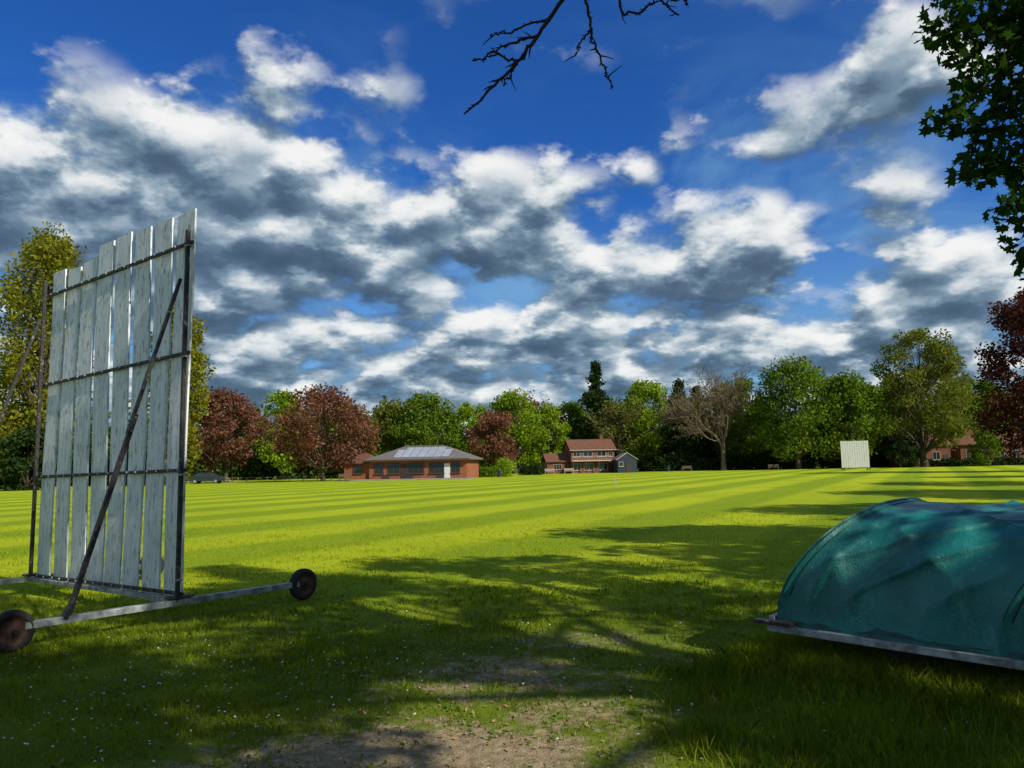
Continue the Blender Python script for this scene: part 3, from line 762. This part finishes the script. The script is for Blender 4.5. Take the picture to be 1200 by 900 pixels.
# dark shed with white-trimmed gable
sh = empty('garden_shed', (19.6, 131, 0), math.radians(6))
box('walls', (0, 0, 1.2), (3.4, 3.4, 2.4), NAVY, sh)
V = [(-1.7, -1.7, 2.4), (1.7, -1.7, 2.4), (0, -1.7, 3.4), (-1.7, 1.7, 2.4), (1.7, 1.7, 2.4), (0, 1.7, 3.4)]
poly('gable_front', V, [(0, 1, 2), (3, 5, 4), (0, 3, 4, 1)], NAVY, sh)
for s_ in (-1, 1):
    beam('barge_board', (s_ * 1.95, -1.8, 2.25), (0, -1.8, 3.48), .05, .12, CRM, sh)
    poly('roof', [(s_ * 2.0, -1.85, 2.3), (0, -1.85, 3.52), (0, 1.85, 3.52), (s_ * 2.0, 1.85, 2.3)], [(0, 1, 2, 3)], SLATE, sh)
box('door', (.2, -1.73, 1.0), (.95, .05, 1.95), DKW, sh); window(sh, -1.1, -1.7, 1.5, .6, .7, 1, CRM)

# brick houses beyond the trees on the right
bh = empty('brick_house', (108, 168, 0), math.radians(-14))
box('walls', (0, 0, 5.9), (15, 9, 11.8), BR2, bh); gable('roof', bh, 15, 9, 11.7, 4.4, TILE, .4); gable_walls(bh, 15, 9, 11.8, 4.2, BR2)
for z_ in (2, 5.6, 9.2):
    for x_ in (-5.4, -1.8, 1.8, 5.4): window(bh, x_, -4.5, z_, 1.4, 1.6, 2)
for x_ in (-6, 6): box('chimney', (x_, 0, 16.4), (1, .9, 2.2), BR2, bh)
BR3 = brickmat('weathered_brick', (.22, .07, .042), (.15, .048, .034))
for x_, y_, w_, rz_ in ((73.5, 136, 9, -.05), (87.5, 136, 13, -.18)):
    bh = empty('brick_house', (x_, y_, 0), rz_)
    box('walls', (0, 0, 1.9), (w_, 7, 3.8), BR3, bh); gable('roof', bh, w_, 7, 3.7, 1.9, TILE, .4); gable_walls(bh, w_, 7, 3.8, 1.7, BR3)
    for i in range(int(w_ / 2.6)): window(bh, -w_ / 2 + 1.5 + i * 2.5, -3.5, 1.9, 1.2, 1.3, 2, CRM)
    box('door', (w_ / 2 - .8, -3.53, 1.05), (.9, .06, 2.1), DKW, bh); box('chimney', (-w_ / 4, .3, 5.8), (.8, .7, 1.4), BR3, bh)

# far sight screen
fs = empty('sight_screen', (50.1, 109, 0), math.radians(-18))
for i in range(12): box('board', (-1.72 + i * .313, 0, 2.3), (.285, .03, 3.9), WHT, fs)
for z_ in (.5, 2.2, 3.9): box('rail', (0, .05, z_), (3.8, .05, .08), GALV, fs)
for x_ in (-1.7, 1.7):
    box('post', (x_, .1, 2.1), (.08, .05, 3.9), GALV, fs); box('cross_beam', (x_, .1, .25), (.1, 2.6, .1), GALV, fs)
    beam('brace', (x_, 1.2, .3), (x_, .14, 3.2), .06, .06, GALV, fs)
    for y_ in (-1.25, 1.45):
        V = [(x_ + o, y_ + .2 * math.cos(t_ * math.pi / 8), .2 + .2 * math.sin(t_ * math.pi / 8)) for o in (-.05, .05) for t_ in range(16)]
        poly('wheel', V, [tuple(range(15, -1, -1)), tuple(range(16, 32))] + [(t_, (t_ + 1) % 16, 16 + (t_ + 1) % 16, 16 + t_) for t_ in range(16)], RUB, fs)

# benches, fences, stumps, bins
def bench(x, y, rz, mat):
    b = empty('park_bench', (x, y, 0), rz)
    for i in range(3): box('seat_slat', (0, -.16 + i * .15, .45), (1.7, .12, .035), mat, b)
    for i in range(3): box('back_slat', (0, .26 + i * .03, .60 + i * .14), (1.7, .03, .11), mat, b)
    for sx_ in (-.75, .75):
        box('front_leg', (sx_, -.2, .22), (.07, .07, .44), mat, b); beam('back_leg', (sx_, .2, 0), (sx_, .36, .98), .07, .06, mat, b)
        box('arm', (sx_, .0, .66), (.07, .5, .04), mat, b); box('arm_post', (sx_, -.2, .55), (.06, .06, .2), mat, b)
WOOD = simple('bench_timber', (.14, .10, .07), .7); PALE = simple('pale_timber', (.42, .38, .31), .7)
for x_, y_, r_z, mt in ((6.2, 128, 0, PALE), (9.6, 129, 0, PALE), (31, 133, 0, WOOD), (44, 126, -.2, WOOD), (-22, 97, .1, WOOD)): bench(x_, y_, r_z, mt)
def fence(x0, y0, x1, y1, h, name, mat, step=1.8):
    f = empty(name, (x0, y0, 0)); v = Vector((x1 - x0, y1 - y0, 0)); n = int(v.length / step)
    for i in range(n + 1):
        p = v * i / n; box('post', (p.x, p.y, h / 2), (.09, .09, h), mat, f)
    for z_ in (h * .45, h * .9):
        d = v.normalized(); o = Vector((d.y, -d.x, 0)) * .07
        beam('rail', o + Vector((0, 0, z_)), v + o + Vector((0, 0, z_)), .03, .06, mat, f)
fence(-45, 103, -24, 106, .7, 'timber_fence', PALE)
stp = empty('cricket_stumps', (6.6, 48.5, 0))
for i in (-1, 0, 1):
    V, F = tube([(i * .1, 0, 0), (i * .1, 0, .68), (i * .1, 0, .71)], [.019, .019, .008], 8); fast_mesh('stump', V, F, [PALE], smooth=True, parent=stp)
for i in (-1, 1):
    V, F = tube([(i * .05 - .05, 0, .722), (i * .05, 0, .724), (i * .05 + .05, 0, .722)], [.007, .012, .007], 6); fast_mesh('bail', V, F, [PALE], parent=stp)

def car(x, y, rz, col, name='parked_car'):
    c = empty(name, (x, y, 0), rz); paint = simple('car_paint', col, .25, .1, .1, 1, .6, .01)
    prof = [(-2.1, .35), (-2.12, .75), (-1.95, .95), (-1.55, 1.0), (-1.05, 1.42), (.55, 1.45), (1.2, 1.0), (1.95, .88), (2.1, .6), (2.1, .32)]
    V = [(px, s_ * (.85 if pz < 1.1 else .68), pz) for s_ in (-1, 1) for px, pz in prof]; k = len(prof)
    F = [tuple(range(k)), tuple(range(2 * k - 1, k - 1, -1))] + [(i, k + i, k + (i + 1) % k, (i + 1) % k) for i in range(k)]
    b = poly('body', V, F, paint, c); mm = b.modifiers.new('b', 'BEVEL'); mm.width = .06; mm.segments = 3
    for s_ in (-1, 1):
        poly('side_glass', [(-1.3, s_ * .815, 1.06), (1.0, s_ * .815, 1.06), (.5, s_ * .72, 1.37), (-1.0, s_ * .72, 1.37)], [(0, 1, 2, 3)], GLS, c)
        for wx in (-1.3, 1.35):
            V = [(wx + .32 * math.cos(t_ * math.pi / 10), s_ * (.70 + o), .32 + .32 * math.sin(t_ * math.pi / 10)) for o in (0, .18) for t_ in range(20)]
            poly('wheel', V, [tuple(range(20)), tuple(range(39, 19, -1))] + [(t_, 20 + t_, 20 + (t_ + 1) % 20, (t_ + 1) % 20) for t_ in range(20)], RUB, c)
            V = [(wx + .2 * math.cos(t_ * math.pi / 10), s_ * .886, .32 + .2 * math.sin(t_ * math.pi / 10)) for t_ in range(20)]
            poly('hub', V, [tuple(range(20))], GALV, c)
car(-40.6, 98.5, .1, (.03, .04, .05)); car(-46.5, 100, .1, (.03, .07, .06))
def bin_(x, y):
    V, F = tube([(0, 0, .05), (0, 0, .9), (0, 0, .98), (0, 0, 1.05)], [.25, .27, .29, .12], 14); o = fast_mesh('litter_bin', V, F, [NAVY], smooth=True); o.location = (x, y, 0)
bin_(-2, 104); bin_(27, 130)

# ------------------------------------------------------------------ sun, sky with clouds
EL, S_ = math.radians(38), Vector((.77, -.64, 0)).normalized()
sd = Vector((S_.x * math.cos(EL), S_.y * math.cos(EL), math.sin(EL)))
sun = bpy.data.lights.new('sun', 'SUN'); sun.energy = 5.0; sun.angle = math.radians(.5); sun.color = (1, .95, .80)
so = bpy.data.objects.new('sun', sun); COL.objects.link(so); so.rotation_euler = (-sd).to_track_quat('-Z', 'Y').to_euler(); so.location = (30, -15, 40)

w = bpy.data.worlds.new('World'); sc.world = w; w.use_nodes = True; nt = w.node_tree; nt.nodes.clear()
try: w.cycles.sampling_method = 'NONE'
except Exception: pass
g = bpy.data.node_groups.new('cloud_density', 'ShaderNodeTree')
g.interface.new_socket('dir', in_out='INPUT', socket_type='NodeSocketVector')
g.interface.new_socket('density', in_out='OUTPUT', socket_type='NodeSocketFloat')
gi = g.nodes.new('NodeGroupInput'); go = g.nodes.new('NodeGroupOutput')
sp_ = g.nodes.new('ShaderNodeSeparateXYZ'); g.links.new(gi.outputs[0], sp_.inputs[0])
zc = M(g, 'MAXIMUM', sp_.outputs[2], 0.)
el = M(g, 'MULTIPLY', M(g, 'ARCSINE', sp_.outputs[2]), 57.2958); az = M(g, 'MULTIPLY', M(g, 'ARCTAN2', sp_.outputs[0], sp_.outputs[1]), 57.2958)
ae = g.nodes.new('ShaderNodeCombineXYZ'); g.links.new(az, ae.inputs[0]); g.links.new(el, ae.inputs[1]); ae = ae.outputs[0]
inv = M(g, 'DIVIDE', 1., M(g, 'ADD', zc, .36))
vm = g.nodes.new('ShaderNodeVectorMath'); vm.operation = 'SCALE'; g.links.new(gi.outputs[0], vm.inputs[0]); g.links.new(inv, vm.inputs['Scale'])
f1 = noise(g, vm.outputs[0], 5.2, 7, .57, .0)
vo = g.nodes.new('ShaderNodeTexVoronoi'); vo.feature = 'F1'; vo.inputs['Scale'].default_value = 9.5
wv = g.nodes.new('ShaderNodeVectorMath'); wv.operation = 'ADD'; g.links.new(vm.outputs[0], wv.inputs[0])
wc = g.nodes.new('ShaderNodeCombineXYZ'); wf = M(g, 'MULTIPLY', f1, .35); g.links.new(wf, wc.inputs[0]); g.links.new(wf, wc.inputs[2]); g.links.new(wc.outputs[0], wv.inputs[1])
g.links.new(wv.outputs[0], vo.inputs['Vector'])
blobs = [(-32.4, 18.5, 9, 6, 1.15), (-27, 23.5, 3, 2.5, .7), (-19, 22.3, 5.4, 4.8, 1.2), (-17, 17.8, 11, 3.4, .9), (-5, 18.9, 9, 4.4, .95), (3.5, 20, 3.5, 2.0, .7), (-13.8, 14.2, 6, 2.4, .9),
         (26, 24.6, 5.6, 2.8, 1.), (20.5, 22.6, 4.2, 1.6, .85), (30, 27, 3.4, 3, 1), (15.6, 14.2, 6.2, 3.2, 1.15), (19.4, 16.6, 3, 2.6, 1.1), (31.7, 12.2, 5.2, 2.8, 1.05),
         (24, 8.6, 10, 2.2, .85), (29, 17.5, 4.0, 1.6, .8), (9.8, 21.8, 4.5, 2, .55), (5, 15.0, 6, 2.8, .9), (-24, 12, 9, 3, .85)]
tot = None
for a, e, ra, re_, am in blobs:
    vv = VMn(g, 'MULTIPLY', VMn(g, 'SUBTRACT', ae, (a, e, 0)), (1 / ra, 1 / re_, 0))
    ex = M(g, 'EXPONENT', M(g, 'MULTIPLY_ADD', VMn(g, 'DOT_PRODUCT', vv, vv), -1., math.log(am)))
    tot = ex if tot is None else M(g, 'ADD', tot, ex)
low_ = sstep(g, el, 9., 18., .86, 0.)
tot = M(g, 'MAXIMUM', tot, low_)
tot = M(g, 'MINIMUM', tot, 1.15)
tot = M(g, 'MAXIMUM', tot, M(g, 'MULTIPLY', sstep(g, M(g, 'ABSOLUTE', az), 38., 55.), .6))
den = M(g, 'ADD', M(g, 'MULTIPLY', tot, .68), M(g, 'MULTIPLY', M(g, 'SUBTRACT', f1, .5), 1.8))
den = M(g, 'ADD', den, M(g, 'MULTIPLY', M(g, 'SUBTRACT', .42, vo.outputs['Distance']), .34))
g.links.new(den, go.inputs[0])

tc = nt.nodes.new('ShaderNodeTexCoord'); D0 = tc.outputs['Generated']
def dens(off):
    v = D0
    if off: v = VMn(nt, 'NORMALIZE', VMn(nt, 'ADD', D0, off))
    n = nt.nodes.new('ShaderNodeGroup'); n.node_tree = g; nt.links.new(v, n.inputs[0]); return n.outputs[0]
d0 = dens(None); d1 = dens((.010, -.004, .026))
mask = sstep(nt, d0, .10, .52)
lit_ = M(nt, 'MULTIPLY', M(nt, 'SUBTRACT', d0, d1), 1.45)
lit_ = M(nt, 'SUBTRACT', lit_, M(nt, 'MULTIPLY', M(nt, 'MAXIMUM', M(nt, 'SUBTRACT', d0, .42), 0.), .42))
tt = sstep(nt, lit_, -.80, .60)
ramp = nt.nodes.new('ShaderNodeValToRGB'); nt.links.new(tt, ramp.inputs[0])
e = ramp.color_ramp.elements; e[0].position = 0; e[0].color = (.055, .095, .150, 1); e[1].position = 1; e[1].color = (.93, .93, .91, 1)
for p_, c_ in ((.28, (.090, .145, .215)), (.50, (.175, .26, .345)), (.68, (.35, .44, .515)), (.84, (.66, .71, .74))):
    x_ = ramp.color_ramp.elements.new(p_); x_.color = (*c_, 1)
sky = nt.nodes.new('ShaderNodeTexSky'); sky.sky_type = 'NISHITA'; sky.sun_disc = False; sky.sun_elevation = EL
sky.sun_rotation = math.atan2(S_.x, S_.y); sky.air_density = 1.0; sky.dust_density = .2; sky.ozone_density = 4.0
skc = mix(nt, 1., sky.outputs[0], (.20, .60, 1.20), 'MULTIPLY')
b1 = nt.nodes.new('ShaderNodeBackground'); nt.links.new(skc, b1.inputs[0]); b1.inputs[1].default_value = .098
b2 = nt.nodes.new('ShaderNodeBackground'); nt.links.new(ramp.outputs[0], b2.inputs[0]); b2.inputs[1].default_value = 1.
sz = nt.nodes.new('ShaderNodeSeparateXYZ'); nt.links.new(D0, sz.inputs[0])
v1 = noise(nt, scalev(nt, D0, (1, 1, 2.2)), 3.0, 5, .6, .6)
veil = M(nt, 'MULTIPLY', sstep(nt, v1, .40, .70, 0, .6), sstep(nt, sz.outputs[2], .28, .50, 1., .12))
veil = M(nt, 'MAXIMUM', veil, sstep(nt, sz.outputs[2], .02, .36, .80, 0.))
b3 = nt.nodes.new('ShaderNodeBackground'); b3.inputs[0].default_value = (.25, .49, .68, 1); b3.inputs[1].default_value = 1.
mA = nt.nodes.new('ShaderNodeMixShader'); nt.links.new(veil, mA.inputs[0]); nt.links.new(b1.outputs[0], mA.inputs[1]); nt.links.new(b3.outputs[0], mA.inputs[2])
mB = nt.nodes.new('ShaderNodeMixShader'); nt.links.new(M(nt, 'MULTIPLY', mask, .96), mB.inputs[0]); nt.links.new(mA.outputs[0], mB.inputs[1]); nt.links.new(b2.outputs[0], mB.inputs[2])
wo = nt.nodes.new('ShaderNodeOutputWorld'); nt.links.new(mB.outputs[0], wo.inputs[0])

# ------------------------------------------------------------------ camera
cam = bpy.data.cameras.new('camera'); cam.sensor_width = 36; cam.lens = 36 * 866 / 1200; cam.clip_end = 6000; cam.clip_start = .05
co_ = bpy.data.objects.new('camera', cam); COL.objects.link(co_)
pitch = math.radians(6.3); roll = math.radians(-1.1)
co_.matrix_world = Matrix.Translation((0, 0, 1.6)) @ Matrix.Rotation(math.pi / 2 + pitch, 4, 'X') @ Matrix.Rotation(roll, 4, 'Z')
sc.camera = co_
